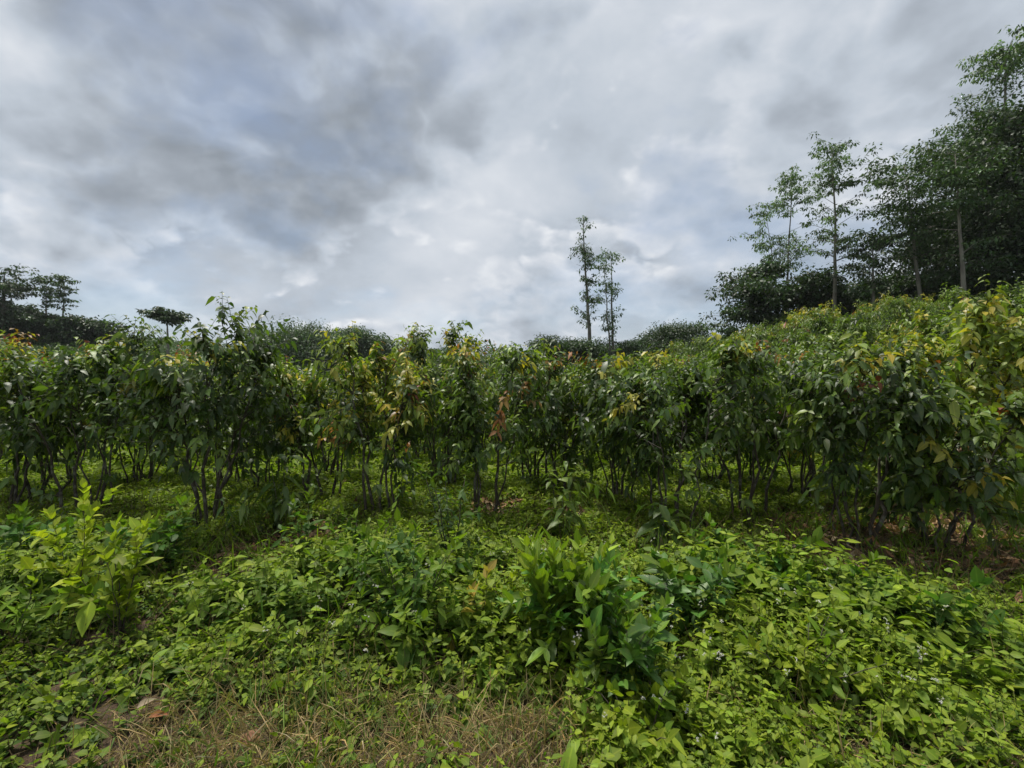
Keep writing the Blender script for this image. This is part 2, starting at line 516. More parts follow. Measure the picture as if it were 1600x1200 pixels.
# px, base py, height, radius, stems, opts, label
front = [
    (8, 806, 2.3, 1.0, 6, dict(flush=.10), 'dark multi-stemmed bush standing at the far left end of the front row'),
    (135, 815, 2.4, .95, 6, dict(flush=.12), 'dense dark bush with thin black stems behind the yellow lime shoots'),
    (228, 765, 2.05, .85, 5, dict(flush=.2, light=.35), 'bush with broad light leaves beside the tallest front row bush'),
    (322, 832, 2.5, 1.1, 8, dict(flush=.03, light=.2), 'tallest front row bush, dark green with drooping tip shoots on top'),
    (505, 795, 2.05, .85, 5, dict(flush=.5, warm=.4), 'bush with forked dark stem and yellow and orange young leaves'),
    (590, 815, 2.2, .95, 5, dict(flush=.6, warm=.1, gold=.15), 'bush topped with yellow green young leaves over one bare stem'),
    (690, 765, 2.6, .9, 6, dict(flush=.20, light=.3), 'bush with a loose leafy top rising between the yellow topped bushes'),
    (762, 808, 2.15, .75, 5, dict(flush=.12, skirt=10, low=.34), 'bush with one pale thin stem and leaf sprays down to its foot'),
    (870, 775, 2.0, .95, 6, dict(flush=.14, skirt=9, low=.36), 'bush with light hanging leaf sprays reaching almost to the weeds'),
    (62, 790, 2.25, .9, 5, dict(flush=.2, light=.35), 'bush with orange tinted tip leaves between the two darkest left bushes'),
    (412, 775, 1.95, .8, 5, dict(flush=.15, light=.35), 'lower bush right of the tallest front row bush'),
    (1112, 770, 2.1, .9, 6, dict(flush=.1, light=.2), 'dark bush between the crooked pale stems and the leaning bare stems'),
    (1410, 790, 2.0, .85, 6, dict(flush=.25, light=.5, gold=.3), 'bush with yellowish tip leaves behind the full round glossy bush'),
    (968, 800, 2.1, .95, 7, dict(flush=.08, low=.5), 'dark bush on a tight cluster of straight black stems'),
    (1048, 832, 2.1, .95, 6, dict(flush=.1, skirt=8), 'bush with crooked pale stems and large leaves round its foot'),
    (1172, 815, 2.15, 1.0, 5, dict(flush=.1, low=.52), 'bush on leaning bare grey stems with a dark shaded underside'),
    (1252, 790, 2.05, .9, 6, dict(flush=.12, light=.4), 'olive green bush behind the dead leaf pile'),
    (1332, 852, 2.05, .9, 7, dict(flush=.08, light=.25), 'full round bush with glossy leaves standing in the dead leaf pile'),
    (1470, 862, 1.55, .95, 6, dict(flush=.22, light=.5, low=.42, lL=.074, lW=.023), 'bush with roundish light leaves on short stems by the leaf litter'),
    (1505, 800, 2.5, 1.6, 11, dict(gold=1.3, flush=.8, light=.9, low=.36, warm=.4, lL=.085, lW=.025), 'large bush glowing with yellow and orange young leaves at the right'),
]
for px, py, H, R, ns, kw, lab in front:
    b = make_bush(lab, FRONT, H, R * .54, ns, detail='mid', branches=15, spb=4, pairs=5, **kw)
    x, y = at(px, py)
    b.location = (x, y, float(gz(x, y)) - .02)
    b.rotation_euler = (0, 0, rng.uniform(0, 6.28))

rng = np.random.default_rng(51)
# rows behind the front one
BACK = 'crop bushes in the rows behind the front row'
def put_copies(protos, spots, group, labels):
    used = [False] * len(protos)
    for n, (x, y, s) in enumerate(spots):
        k = int(rng.integers(len(protos)))
        loc = (x, y, float(gz(x, y)) - .02)
        rz = rng.uniform(0, 6.28)
        sc3 = (s * rng.uniform(.92, 1.1), s * rng.uniform(.92, 1.1), s * rng.uniform(.92, 1.1))
        if not used[k]:
            used[k] = True
            o = protos[k]; o.location = loc; o.rotation_euler = (0, 0, rz); o.scale = sc3
            o['label'] = labels(x, y); o['group'] = group
        else:
            dup(protos[k], loc, rz, sc3, labels(x, y), group)
    for k, u in enumerate(used):
        if not u:
            for ch in list(protos[k].children): bpy.data.objects.remove(ch)
            bpy.data.objects.remove(protos[k])

back_protos = [make_bush('x', BACK, 2.2, .62, 6, branches=14, spb=3, pairs=4, detail='low', flush=f, light=l, lL=.088, lW=.021, low=.48, warm=.15)
               for f, l in ((.12, .35), (.2, .4), (.35, .45), (.15, .3), (.5, .6), (.1, .4))]
spots = []
for row, (y0, dx) in enumerate([(7.3, 1.5), (9.0, 1.45), (10.8, 1.4), (12.2, 1.35), (14.5, 1.5), (17.5, 1.8), (21.5, 2.3)]):
    x = -1.30 * y0 - 1.6 + rng.uniform(0, dx)
    while 0.9 * x + 0.15 * y0 - 7.6 < -.2 and x < 1.2 * y0:
        spots.append((x + rng.normal(0, .15), y0 + rng.normal(0, .22), rng.uniform(.82, 1.06)))
        x += dx * rng.uniform(.85, 1.2)
def back_label(x, y):
    if y < 8.4: return 'dark leafy bush in the second row seen through the front row stems'
    if y < 13: return 'dark leafy bush deep in the rows behind the second row'
    return 'bush far back in the field showing only its leafy top'
put_copies(back_protos, spots, BACK, back_label)

# the planted hillside on the right
SLOPE = 'crop bushes covering the hillside'
slope_protos = [make_bush('x', SLOPE, 2.0, 1.15, 7, branches=18, spb=5, pairs=4, detail='low', flush=f, light=l, low=.14, lL=.095, lW=.024, warm=.1)
                for f, l in ((.05, .5), (.10, .6), (.18, .6), (.05, .45), (.7, .9))]
spots = []
y0 = 8.5
while y0 < 33:
    x = 5.0
    while x < 1.16 * y0 + 1.5:
        u = 0.9 * x + 0.15 * y0 - 7.6
        if -.2 <= u < 15.5 and rng.random() > .2:
            spots.append((x + rng.normal(0, .3), y0 + rng.normal(0, .3), rng.uniform(.6, 1.22)))
        x += (1.55 + .02 * y0) * rng.uniform(.85, 1.2)
    y0 += 1.7 + .03 * y0
put_copies(slope_protos, spots, SLOPE,
           lambda x, y: 'rounded light green bush low on the planted hillside' if 0.9 * x + .15 * y < 12.5 else 'rounded green bush high on the hillside below the trees')
print('bushes', len([o for o in sc.objects if o.type == 'EMPTY']))

# ------------------------------------------------------------------ trees
def make_tree(name, label, group, px, Y, top_py, base_r, start, prof, R, nb, el, cl=(6, .5, .3), per=26, lL=.3, lW=.075,
              col=MIDG, col2=LITE, lean=(0, 0), ground=None, multi=1, hang=.35, cat='tree', trunk_mat=None, wob=.02, p2=.35):
    X = (px - 800) / F * Y
    z0 = float(gz(X, Y)) if ground is None else ground
    Ht = EYE + (600 - top_py) / F * Y - z0 - .75 * R * prof(1.0) * math.sin(math.radians(el)) - cl[1] * cl[2] * .6
    root = empty(name, (X, Y, z0 - .1), label, cat, group)
    tr, cr = Acc(), Acc()
    P, D, C = [], [], []
    for m in range(multi):
        k = 10
        ts = np.linspace(0, 1, k)
        ln = np.array([lean[0] + (rng.normal(0, .05) if multi > 1 else 0), lean[1] + (rng.normal(0, .05) if multi > 1 else 0), 0]) * Ht
        h = Ht * (1 if m == 0 else rng.uniform(.75, .98))
        pts = ln * (ts ** 1.3)[:, None] + ZUP * (h * ts)[:, None] + np.cumsum(rng.normal(0, wob * Ht * .12, (k, 3)) * [1, 1, 0], axis=0)
        pts += np.array([rng.normal(0, .25), rng.normal(0, .25), 0]) * (m > 0)
        tube(tr, pts, base_r * (1 - .88 * ts ** .9) * (1.15 if m == 0 else .8), 8)
        whorl = np.append(rng.random(max(7, nb // multi // 4)), [1.0, .93])
        for b in range(nb // multi):
            u = float(np.clip(whorl[b % len(whorl)] + rng.normal(0, .045), 0, 1)) if b % 4 else rng.random()
            t = start + (1 - start) * u
            x = t * (k - 1); i = min(int(x), k - 2); f = x - i
            p = pts[i] * (1 - f) + pts[i + 1] * f
            az = b * 2.4 + rng.normal(0, .5)
            rr = R * prof(u) * rng.uniform(.3, 1.2)
            e_ = math.radians(el * rng.uniform(.5, 1.4))
            bd = np.array([math.cos(az) * math.cos(e_), math.sin(az) * math.cos(e_), math.sin(e_)])
            mid = p + bd * rr * .5; end = p + bd * rr + ZUP * (-.12 * rr)
            rb = max(.012, base_r * .3 * (1 - t * .7))
            sticks(tr, np.array([p, mid]), np.array([mid, end]), np.array([rb, rb * .6]), np.array([rb * .6, rb * .25]), [(.1, .09, .07)] * 2)
            nc = max(2, int(cl[0] * (.5 + prof(u))))
            for c in range(nc):
                s = rng.uniform(.35, 1.05)
                ctr = p + (end - p) * s + np.clip(rng.normal(0, .8, 3), -1.2, 1.2) * cl[1] * [1, 1, .5]
                sticks(tr, (p + (end - p) * min(s, 1) * .85)[None], ctr[None], rb * .3, rb * .12, [(.1, .09, .07)])
                q = per
                rad = cl[1] * rng.uniform(.55, 1.2)
                o = rng.normal(0, 1, (q, 3)); o = unit(o) * rng.random((q, 1)) ** .45 * rad
                o[:, 2] *= cl[2]
                P.append(ctr + o); D.append(unit(o + rng.normal(0, .35, (q, 3)) * rad - ZUP * hang * rad))
                cc = col if rng.random() > p2 else col2
                C.append(vary(cc * np.exp(rng.normal(0, .2)), q, .2, .08))
    P, D, C = np.concatenate(P), np.concatenate(D), np.concatenate(C)
    n = len(P)
    leaves(cr, P, D, unit(ZUP + rng.normal(0, .5, (n, 3))), lL * np.exp(rng.normal(0, .2, n)), lW * np.exp(rng.normal(0, .2, n)), C, .25, .2, 'low')
    tr.build('trunk', trunk_mat or M_TRUNK, root)
    cr.build('crown', M_TREE, root)
    return root

rng = np.random.default_rng(21)
TD = np.array([.018, .044, .016]); TB = np.array([.030, .068, .022]); TL = np.array([.055, .105, .04]); TP = np.array([.11, .185, .075])
cone = lambda u: 1.05 - .75 * u
ball = lambda u: .45 + .75 * math.sin(math.pi * (.15 + .8 * u))
flat = lambda u: .5 + .6 * u
slim = lambda u: .55 + .5 * math.sin(math.pi * (.25 + .75 * u))

PAIR = 'pair of tall thin trees on the skyline'
def table(*r):
    return lambda u: float(np.interp(u, np.linspace(0, 1, len(r)), r))
make_tree('slender_tree', 'taller thin tree of the skyline pair, bare lower trunk leaning', PAIR, 922, 46, 333, .22, .36,
          table(.5, 1.0, .9, .25, .2, 1.0, .95, .6, .5, .35, .2, .4, .3), 2.5, 54, 42, (3, .36, .55), 12, .24, .058, TB, TL * 1.1, (-.045, 0), hang=.5, wob=.03, p2=.5)
make_tree('slender_tree', 'shorter thin tree of the skyline pair with a forked trunk', PAIR, 959, 44, 382, .15, .22,
          table(.9, .5, .15, .7, .9, .5, .9, .4, .6, .3, .7, .5), 1.9, 58, 46, (3, .36, .45), 11, .23, .055, TB, TL * 1.2, (-.012, 0), multi=2, hang=.35, wob=.03, p2=.6)

RT = 'trees along the top of the hillside'
# px, Y, top, base_r, start, prof, R, nb, el, cl, per, lL, lW, col, col2, lean, label, kind
make_tree('slender_tree', 'tall straight pale barked tree standing alone before the hillside trees', RT, 1303, 31, 216, .14, .36,
          slim, 2.5, 60, 30, (3, .36, .4), 16, .20, .045, TB, TP, (-.012, 0), hang=.5, p2=.6)
make_tree('slender_tree', 'thin twin stemmed pale tree above the dark round tree', RT, 1228, 36, 270, .10, .38,
          slim, 2.4, 84, 30, (3, .36, .4), 16, .20, .045, TL, TP, (-.01, 0), multi=2, hang=.5, p2=.6)
make_tree('dark_tree', 'dark blackish round tree at the left end of the hillside wood', RT, 1195, 34, 402, .3, .22,
          ball, 3.0, 40, 24, (6, .65, .6), 30, .24, .08, TD, TB, (.015, 0), hang=.3, p2=.2)
make_tree('dark_tree', 'small dark tree between the round tree and the tall straight tree', RT, 1285, 33, 425, .2, .2,
          ball, 1.8, 26, 24, (5, .55, .6), 30, .24, .075, TD, TB, (0, 0), p2=.25)
make_tree('young_tree', 'small feathery sapling tree at the foot of the hillside wood', RT, 1137, 33, 482, .07, .35,
          flat, 1.1, 14, 20, (3, .35, .35), 18, .24, .06, TB, TL, (0, 0))
make_tree('spreading_tree', 'open tree with layered sprays beside the tall straight tree', RT, 1365, 29, 352, .13, .3,
          flat, 2.1, 28, 28, (4, .5, .3), 20, .20, .05, TD, TL, (-.02, 0))
make_tree('spreading_tree', 'slanting tree with feathery crown reaching out toward the left', RT, 1440, 28, 222, .125, .42,
          flat, 3.3, 50, 25, (5, .55, .3), 20, .20, .05, TB, TL, (-.12, 0), p2=.45)
make_tree('spreading_tree', 'leafy tree with pale leaning trunk in the hillside wood', RT, 1508, 25, 200, .125, .40,
          flat, 2.6, 34, 34, (5, .5, .28), 17, .19, .048, TB, TL, (-.06, 0), p2=.5)
make_tree('slender_tree', 'tallest pale feathery tree rising over the dark wood', RT, 1572, 30, 62, .2, .46,
          slim, 3.2, 70, 30, (4, .5, .35), 18, .21, .052, TL, TP, (-.01, 0), hang=.5, p2=.55)
make_tree('spreading_tree', 'mid green tree filling the wood below the tallest tree', RT, 1525, 33, 155, .24, .3,
          ball, 3.2, 40, 30, (6, .6, .3), 19, .21, .05, TB, TL, (0, 0), p2=.5)
make_tree('dark_tree', 'huge dark dense tree at the right edge of the wood', RT, 1600, 27, 150, .32, .18,
          ball, 4.0, 70, 26, (7, .9, .55), 42, .22, .066, TD, TB, (0, 0), p2=.3)
make_tree('dark_tree', 'dark understorey tree between the two pale leaning trunks', RT, 1475, 32, 330, .2, .12,
          ball, 3.0, 50, 24, (6, .8, .5), 36, .22, .066, TD, TB, (0, 0), p2=.3)
make_tree('dark_tree', 'dark understorey tree under the huge dark tree', RT, 1560, 27, 330, .2, .08,
          ball, 3.2, 54, 24, (6, .8, .5), 36, .22, .066, TD, TB, (0, 0), p2=.25)
make_tree('dark_tree', 'low dark tree under the slanting feathery tree', RT, 1405, 33, 425, .18, .06,
          ball, 2.6, 40, 24, (6, .75, .5), 34, .22, .066, TD, TB, (0, 0), p2=.35)
make_tree('dark_tree', 'low dark shrubby tree beneath the spreading layered tree', RT, 1340, 34, 452, .15, .05,
          ball, 2.4, 36, 24, (5, .7, .5), 34, .27, .085, TB, TL, (0, 0), p2=.3)
make_tree('dark_tree', 'low dark shrubby tree beneath the dark round tree', RT, 1235, 37, 480, .15, .05,
          ball, 2.6, 36, 24, (5, .7, .5), 34, .22, .066, TD, TB, (0, 0), p2=.3)

LT = 'trees on the far hill at the left'
make_tree('umbrella_tree', 'flat crowned dark umbrella tree at the left edge of the hill', LT, 8, 56, 412, .3, .55,
          flat, 4.0, 22, 14, (5, .7, .2), 20, .34, .085, TD, TB, (.02, 0), trunk_mat=M_STEM)
make_tree('umbrella_tree', 'thin tree with a domed airy top on the left hill', LT, 72, 58, 425, .16, .62,
          lambda u: .25 + .8 * u, 2.3, 20, 38, (3, .45, .25), 15, .32, .08, TB, TL, (.015, 0))
make_tree('umbrella_tree', 'thin airy tree on the left hill, right neighbour of the domed one', LT, 96, 58, 430, .15, .55,
          lambda u: .3 + .6 * u, 2.0, 20, 34, (3, .45, .25), 15, .32, .08, TB, TL, (.03, 0))
for px, tp, R, lab in ((18, 472, 3.6, 'dark bushy tree under the umbrella tree'), (62, 488, 2.6, 'dark bushy tree under the two airy trees'),
                       (122, 496, 2.6, 'low dark tree on the hill behind the light shoots'), (152, 500, 2.4, 'low dark tree at the right end of the left hill')):
    make_tree('dark_tree', lab, LT, px, 60 + rng.uniform(-3, 3), tp, .2, .1, ball, R, 40, 24, (6, .8, .55), 28, .38, .12, TD, TB, (0, 0), p2=.3, trunk_mat=M_STEM)
make_tree('umbrella_tree', 'lone flat topped tree showing behind the tallest front bush', LT, 262, 52, 484, .2, .86,
          lambda u: .85 + .2 * u, 1.9, 22, 6, (5, .45, .1), 26, .3, .08, TD, TB, (0, 0))
FT = 'far trees showing over the bush tops'
far_trees = [
    (430, 75, 520, 4.0, 'grey green far tree at the foot of the broad dome tree'), (492, 70, 509, 7.5, 'broad domed far tree showing over the bushes'),
    (556, 72, 515, 5.0, 'rounded far tree touching the broad dome tree'), (610, 74, 537, 4.0, 'low far tree right of the domed trees'),
    (700, 66, 548, 4.0, 'far tree just showing behind the loose leafy bush top'),
    (858, 42, 526, 2.0, 'dark far tree near the taller thin tree'), (902, 44, 531, 2.4, 'dark far tree at the foot of the taller thin tree'),
    (935, 46, 547, 2.0, 'low dark far tree between the skyline pair'),
    (1000, 44, 529, 2.4, 'dark spreading far tree right of the skyline pair'), (1058, 44, 506, 3.0, 'bushy dark far tree with a pointed top'),
    (1095, 42, 533, 2.2, 'low dark far tree next to the feathery sapling'), (975, 48, 543, 2.2, 'low far tree behind the shorter thin tree'),
]
for px, Y, tp, R, lab in far_trees:
    make_tree('far_tree', lab, FT, px, Y, tp, .25, .12, ball, R, 46, 24, (6, .25 * R + .2, .5), 60, .0040 * Y, .0013 * Y,
              TD * 1.1 if Y < 55 else TB, TB if Y < 55 else TL, (0, 0), p2=.35)

# far wood closing the horizon
def treeline():
    a = Acc()
    n = 150
    ang = rng.uniform(-1.15, 1.15, n)
    for th in ang:
        Y = rng.uniform(105, 190); X = math.tan(th) * Y * .92
        z = float(gz(X, Y)); h = max(3.0, min(rng.uniform(7, 11), 9.5 * Y / 110 - z)); R = rng.uniform(4, 8)
        if z > 9.0: continue
        q = 700
        o = unit(rng.normal(0, 1, (q, 3))) * rng.uniform(.75, 1.05, (q, 1)) * [R, R, h * .5]
        P = o + [X, Y, z + h * .5]
        leaves(a, P, unit(o + rng.normal(0, 1, (q, 3))), unit(ZUP + rng.normal(0, .5, (q, 3))), rng.uniform(.5, 1.0, q), .24,
               vary(TB, q, .25, .1), .2, .2, 'low')
    o = a.build('treeline', M_TREE); o['kind'] = 'stuff'
    tag(o, 'far grey green wood closing the horizon behind the field', 'wood')
treeline()

def hill_scrub():
    a = Acc()
    for i in range(1000):
        Y = rng.uniform(34, 105); X = -Y * rng.uniform(.42, 1.75)
        z = float(gz(X, Y))
        if z < 1.0: continue
        R = rng.uniform(.8, 2.0); q = 150
        o = unit(rng.normal(0, 1, (q, 3))) * rng.uniform(.7, 1.05, (q, 1)) * [R, R, R * .75]
        o[:, 2] = np.abs(o[:, 2])
        c = (TB, TL, MIDG * .8)[i % 3]
        leaves(a, o + [X, Y, z], unit(o + rng.normal(0, 1, (q, 3))), unit(ZUP + rng.normal(0, .5, (q, 3))), .32, .10, vary(c, q, .2, .1), .2, .2, 'low')
    o = a.build('hill_scrub', M_TREE); o['kind'] = 'stuff'
    tag(o, 'low green scrub covering the far hill at the left', 'scrub')
hill_scrub()

# ------------------------------------------------------------------ power line
M_POLE = plain('weathered pole', (.10, .085, .07), (.20, .18, .15), 8)
M_CER = plain('ceramic', (.30, .28, .26), (.4, .38, .36), 10, .3)
M_WIRE = plain('wire', (.03, .03, .035), (.05, .05, .055), 10, .5)
def bar(acc, a, b, hw, hh):
    a, b = np.array(a, float), np.array(b, float)
    d = unit(b - a); s = unit(np.cross(d, ZUP)) * hw; u = ZUP * hh
    v = [p + i * s + j * u for p in (a, b) for i, j in ((-1, -1), (1, -1), (1, 1), (-1, 1))]
    t = [[0, 1, 2], [0, 2, 3], [4, 6, 5], [4, 7, 6]]
    for k in range(4):
        j = (k + 1) % 4
        t += [[k, k + 4, j + 4], [k, j + 4, j]]
    acc.add(np.array(v), t, np.ones((8, 4)))
wire_tips = []
def pole(X, Y, ztop, label):
    z0 = float(gz(X, Y))
    r = empty('power_pole', (X, Y, z0 - .2), label, 'pole', 'power poles carrying the overhead wires')
    h = ztop - z0 + .2
    a = Acc(); tube(a, [(0, 0, 0), (0, 0, h * .5), (0, 0, h)], [.16, .135, .11], 10); a.build('post', M_POLE, r)
    a = Acc(); bar(a, (-.95, -.1, h - .35), (.95, -.1, h - .35), .06, .07); a.build('crossarm', M_POLE, r)
    tips = []
    for dx in (-.85, -.3, .3, .85):
        a = Acc(); tube(a, [(dx, -.1, h - .27), (dx, -.1, h - .2), (dx, -.1, h - .12), (dx, -.1, h - .02)], [.03, .085, .06, .075], 8)
        a.build('insulator', M_CER, r); tips.append(np.array([X + dx, Y - .1, z0 - .2 + h - .02]))
    wire_tips.append(tips)
pole(-33.0, 60, EYE + 76 / F * 60, 'thin utility pole with crossarm and insulators behind the bushes')
pole(-38.5, 30, EYE + 150 / F * 30, 'utility pole standing beyond the left end of the field')
for i in (0, 3):
    A, B = wire_tips[0][i], wire_tips[1][i]
    t = np.linspace(0, 1, 14)
    p = A * (1 - t)[:, None] + B * t[:, None] - ZUP * (1.2 * 4 * t * (1 - t))[:, None] * .6
    a = Acc(); tube(a, p, np.full(14, .006), 5)
    tag(a.build('overhead_wire', M_WIRE), 'thin overhead wire running from the utility pole over the left hill', 'wire', 'overhead wires')

# ------------------------------------------------------------------ undergrowth
WG = np.array([.052, .120, .018]); WL = np.array([.112, .190, .018]); WY = np.array([.185, .250, .020]); WD = np.array([.036, .076, .016])
LIME = np.array([.27, .34, .03])

def gauss(x, y, spots):
    """sum of patches given as photo pixels on the ground: px, py, radius in metres, amount"""
    f = np.zeros_like(x)
    for px, py, r, a in spots:
        X, Y = at(px, py)
        f += a * np.exp(-((x - X) ** 2 + (y - Y) ** 2) / (r * r))
    return f

BROAD = [(640, 960, .55, 1), (560, 900, .6, .9), (690, 900, .6, .9), (430, 960, .5, .6), (1090, 960, .45, 1), (1200, 955, .5, .9),
         (1300, 990, .45, .8), (1420, 1040, .4, .8), (1560, 1050, .4, .7), (80, 880, .7, 1), (240, 880, .5, .8), (30, 960, .5, .7), (330, 960, .4, .5),
         (820, 860, .5, .5), (700, 1040, .3, .8)]
LIGHT = [(800, 960, .5, .9), (1000, 1120, .55, 1), (1250, 1080, .6, .9), (1420, 1120, .5, .8), (780, 1040, .35, .9), (1130, 1020, .45, .8),
         (900, 940, .5, .7), (1000, 900, .7, .6), (1120, 1170, .4, 1), (960, 1180, .25, .7), (400, 1000, .3, .4), (620, 860, .7, .4)]
BARE = [(230, 1130, .2, .6), (330, 1160, .22, .8), (180, 1180, .2, .4), (420, 1160, .18, .8), (620, 1190, .3, .9), (820, 1185, .25, .9),
        (720, 1180, .25, .9), (1290, 845, .6, 1), (1520, 850, 1.1, 1), (1410, 840, .5, .6), (880, 810, .35, .6), (470, 850, .5, .8), (400, 870, .4, .7), (770, 800, .4, .6),
        (1560, 1180, .25, .7), (1330, 1150, .15, .5)]

def scatter(n, ymin, ymax, wide=1.30):
    n = int(n * 1.45)
    y = np.sqrt(rng.uniform(max(.9, ymin - .35 * (ymin < 2)) ** 2, ymax ** 2, n))
    x = rng.uniform(-1, 1, n) * (wide * y + 1.1)
    return x, y
def lump(x, y):
    return (np.sin(3.1 * x + 1.7 * np.sin(2.3 * y)) * np.sin(2.7 * y + 1.3 * np.sin(1.9 * x) + 1) * .5
            + .5 * np.sin(6.3 * x + 2 * np.sin(4.1 * y) + 2) * np.sin(5.7 * y + 1.5 * np.sin(5.2 * x)))

def weeds(acc, x, y, h, k, lL, lW, col, detail, lean=.25, hang=.15, fwd=.35, stem=.0022, **kw):
    z = gz(x, y)
    P = np.stack([x, y, z - .01], 1)
    n = len(x)
    D = unit(np.stack([rng.normal(0, lean, n), rng.normal(0, lean, n), np.ones(n)], 1))
    big = np.exp(rng.normal(-.05, .24, n)); lL = lL * big; lW = lW * big * np.exp(rng.normal(0, .15, n))
    shoots(acc, P, D, h, k, lL, lW, col, hang=hang, droop=.04, fwd=fwd, detail=detail, twig=stem,
           twig_col=(.07, .075, .03), leaf_droop=.3, size_fn=lambda t: .62 + .75 * math.sin(math.pi * min(1, .12 + .82 * t)), upn=.9, start=.25, tip=np.array([.20, .275, .022]), njit=.62, **kw)

def pick(col_a, col_b, f):
    return col_a[None] * (1 - f[:, None]) + col_b[None] * f[:, None]

def stuff(acc, name, mat, label, cat):
    o = acc.build(name, mat); o['kind'] = 'stuff'
    return tag(o, label, cat)

HOLLOW = [(757, 915, .20, .95), (1085, 990, .16, .95), (830, 930, .14, .8), (700, 960, .14, .7), (1180, 985, .2, .7), (330, 930, .22, .9), (200, 985, .2, .8), (420, 1010, .15, .7),
          (560, 985, .15, .7), (930, 1090, .12, .8), (1330, 1010, .16, .8), (1240, 1040, .12, .7), (1460, 1060, .15, .7), (110, 1020, .2, .8), (960, 905, .2, .7), (1100, 1090, .1, .7)]
def fine(x, y):
    return (np.sin(11 * x + 3 * np.sin(6.1 * y)) * np.sin(10 * y + 2.5 * np.sin(7.3 * x + 1)) + np.sin(17 * x + 4 * np.sin(8 * y + 2)) * np.sin(19 * y - 3 * np.sin(9 * x))) * .5

def undergrowth():
    near, mid = Acc(), Acc()
    # broad leaved weeds
    for (n, y0, y1, det, acc) in ((18000, 1.75, 4.2, 'hi', near), (14000, 4.2, 8.0, 'mid', mid)):
        x, y = scatter(n, y0, y1); n = len(x)
        w_ = gauss(x, y, BROAD) * (1 - np.clip(gauss(x, y, BARE) + gauss(x, y, HOLLOW), 0, 1))
        k = rng.random(n) < np.clip(w_, 0, 1) * np.clip(.18 + .85 * fine(x, y), .01, 1)
        x, y, w_ = x[k], y[k], np.clip(w_[k], 0, 1.2)
        lim = np.minimum(np.clip((y - 1.7) * .34, .12, .62), np.clip(.62 - .42 * (y - 3.2), .16, .62)) * rng.uniform(.45, 1.35, len(x))
        h = np.minimum(.08 + .42 * w_ * rng.uniform(.45, 1.25, len(x)) + .10 * lump(x, y) + .08 * fine(x, y), lim)
        h = np.maximum(h, .08)
        f = np.clip(rng.normal(.28, .3, len(x)) + .12 * np.clip(x, -2, 1.5), 0, 1)
        weeds(acc, x, y, h, 7, .060, .0130, pick(WG, WL, f), det)
    # light yellow green weeds
    for (n, y0, y1, det, acc) in ((28000, 1.6, 3.8, 'mid', near), (13000, 3.8, 7.5, 'low', mid)):
        x, y = scatter(n, y0, y1); n = len(x)
        w_ = gauss(x, y, LIGHT) * (1 - np.clip(gauss(x, y, BARE) + gauss(x, y, HOLLOW), 0, 1))
        k = rng.random(n) < np.clip(w_, 0, 1) * np.clip(.16 + .85 * fine(y, x), .01, 1)
        x, y, w_ = x[k], y[k], np.clip(w_[k], 0, 1.2)
        lim = np.minimum(np.clip((y - 1.55) * .3, .08, .5), np.clip(.5 - .3 * (y - 3.2), .12, .5)) * rng.uniform(.45, 1.35, len(x))
        h = np.minimum(.08 + .27 * w_ * rng.uniform(.4, 1.25, len(x)) + .08 * lump(x, y) + .06 * fine(y, x), lim)
        h = np.maximum(h, .06)
        f = np.clip(rng.normal(.45, .35, len(x)), 0, 1)
        weeds(acc, x, y, h, 7, .038, .0096, pick(WL, WY, f), det)
    # low creeping cover everywhere
    for (n, y0, y1, det, acc, s) in ((13000, 1.5, 3.6, 'mid', near, .034), (34000, 3.6, 8.0, 'low', mid, .052), (22000, 8.0, 20.0, 'low', mid, .10)):
        x, y = scatter(n, y0, y1); n = len(x)
        b = gauss(x, y, BARE) + gauss(x, y, HOLLOW)
        k = rng.random(n) > np.clip(b * np.where(y > 3.6, 1.7, .72) + .42 - .20 * (y > 4.2) - .12 * (y > 8) - .3 * lump(x, y) - .35 * fine(x + 3, y), .05, .95)
        k &= (0.9 * x + 0.15 * y - 7.6) < 3.0
        x, y = x[k], y[k]
        h = np.clip(.07 + .08 * rng.random(len(x)) + .08 * lump(x, y) + .07 * (y > 4.4), .03, .34) * (1 if y1 < 9 else 1.5)
        f = np.clip(rng.normal(.25, .35, len(x)) + .25 * np.clip(x, -1.5, 1) * (y < 4.5) + .3 * (y > 8) + .55 * (y > 4.8), 0, 1)  # leaf colour paled under and behind the bushes, standing in for light there
        c = pick(WD * 1.25, WL, f)
        weeds(acc, x, y, h, 5 if y1 < 9 else 4, s, s * .30, c, det, lean=.6)
    # dead stalks and green blades standing among the weeds
    x, y = scatter(5200, 1.8, 6.0); n = len(x)
    z = gz(x, y); L = rng.uniform(.12, .5, n) * np.clip((y - 1.5) * .6, .2, 1)
    A = np.stack([x, y, z], 1); D = unit(np.stack([rng.normal(0, .6, n), rng.normal(0, .6, n), rng.uniform(.3, 1.2, n)], 1))
    sticks(near, A, A + D * L[:, None], .0026, .0012, vary((.13, .095, .055), n, .3, .1))
    x, y = scatter(7500, 1.8, 5.5); k = rng.random(len(x)) < np.clip(.35 + .6 * lump(x + 2, y), 0, 1); x, y = x[k], y[k]; n = len(x)
    L = rng.uniform(.18, .6, n) * np.clip((y - 1.3) * .5, .25, 1)
    A = np.stack([x, y, gz(x, y)], 1); D = unit(np.stack([rng.normal(0, .35, n), rng.normal(0, .35, n), np.ones(n)], 1))
    leaves(near, A, D, unit(rng.normal(0, 1, (n, 3))), L, rng.uniform(.003, .0065, n), vary(WL, n, .2, .1), rng.uniform(.2, .9, n), .3, 'hi')
    stuff(near, 'undergrowth', M_WEED, 'mixed green weeds covering the ground near the camera', 'undergrowth')
    stuff(mid, 'ground_cover', M_WEED, 'low green weeds growing beneath and between the bush rows', 'ground cover')
rng = np.random.default_rng(31)
undergrowth()

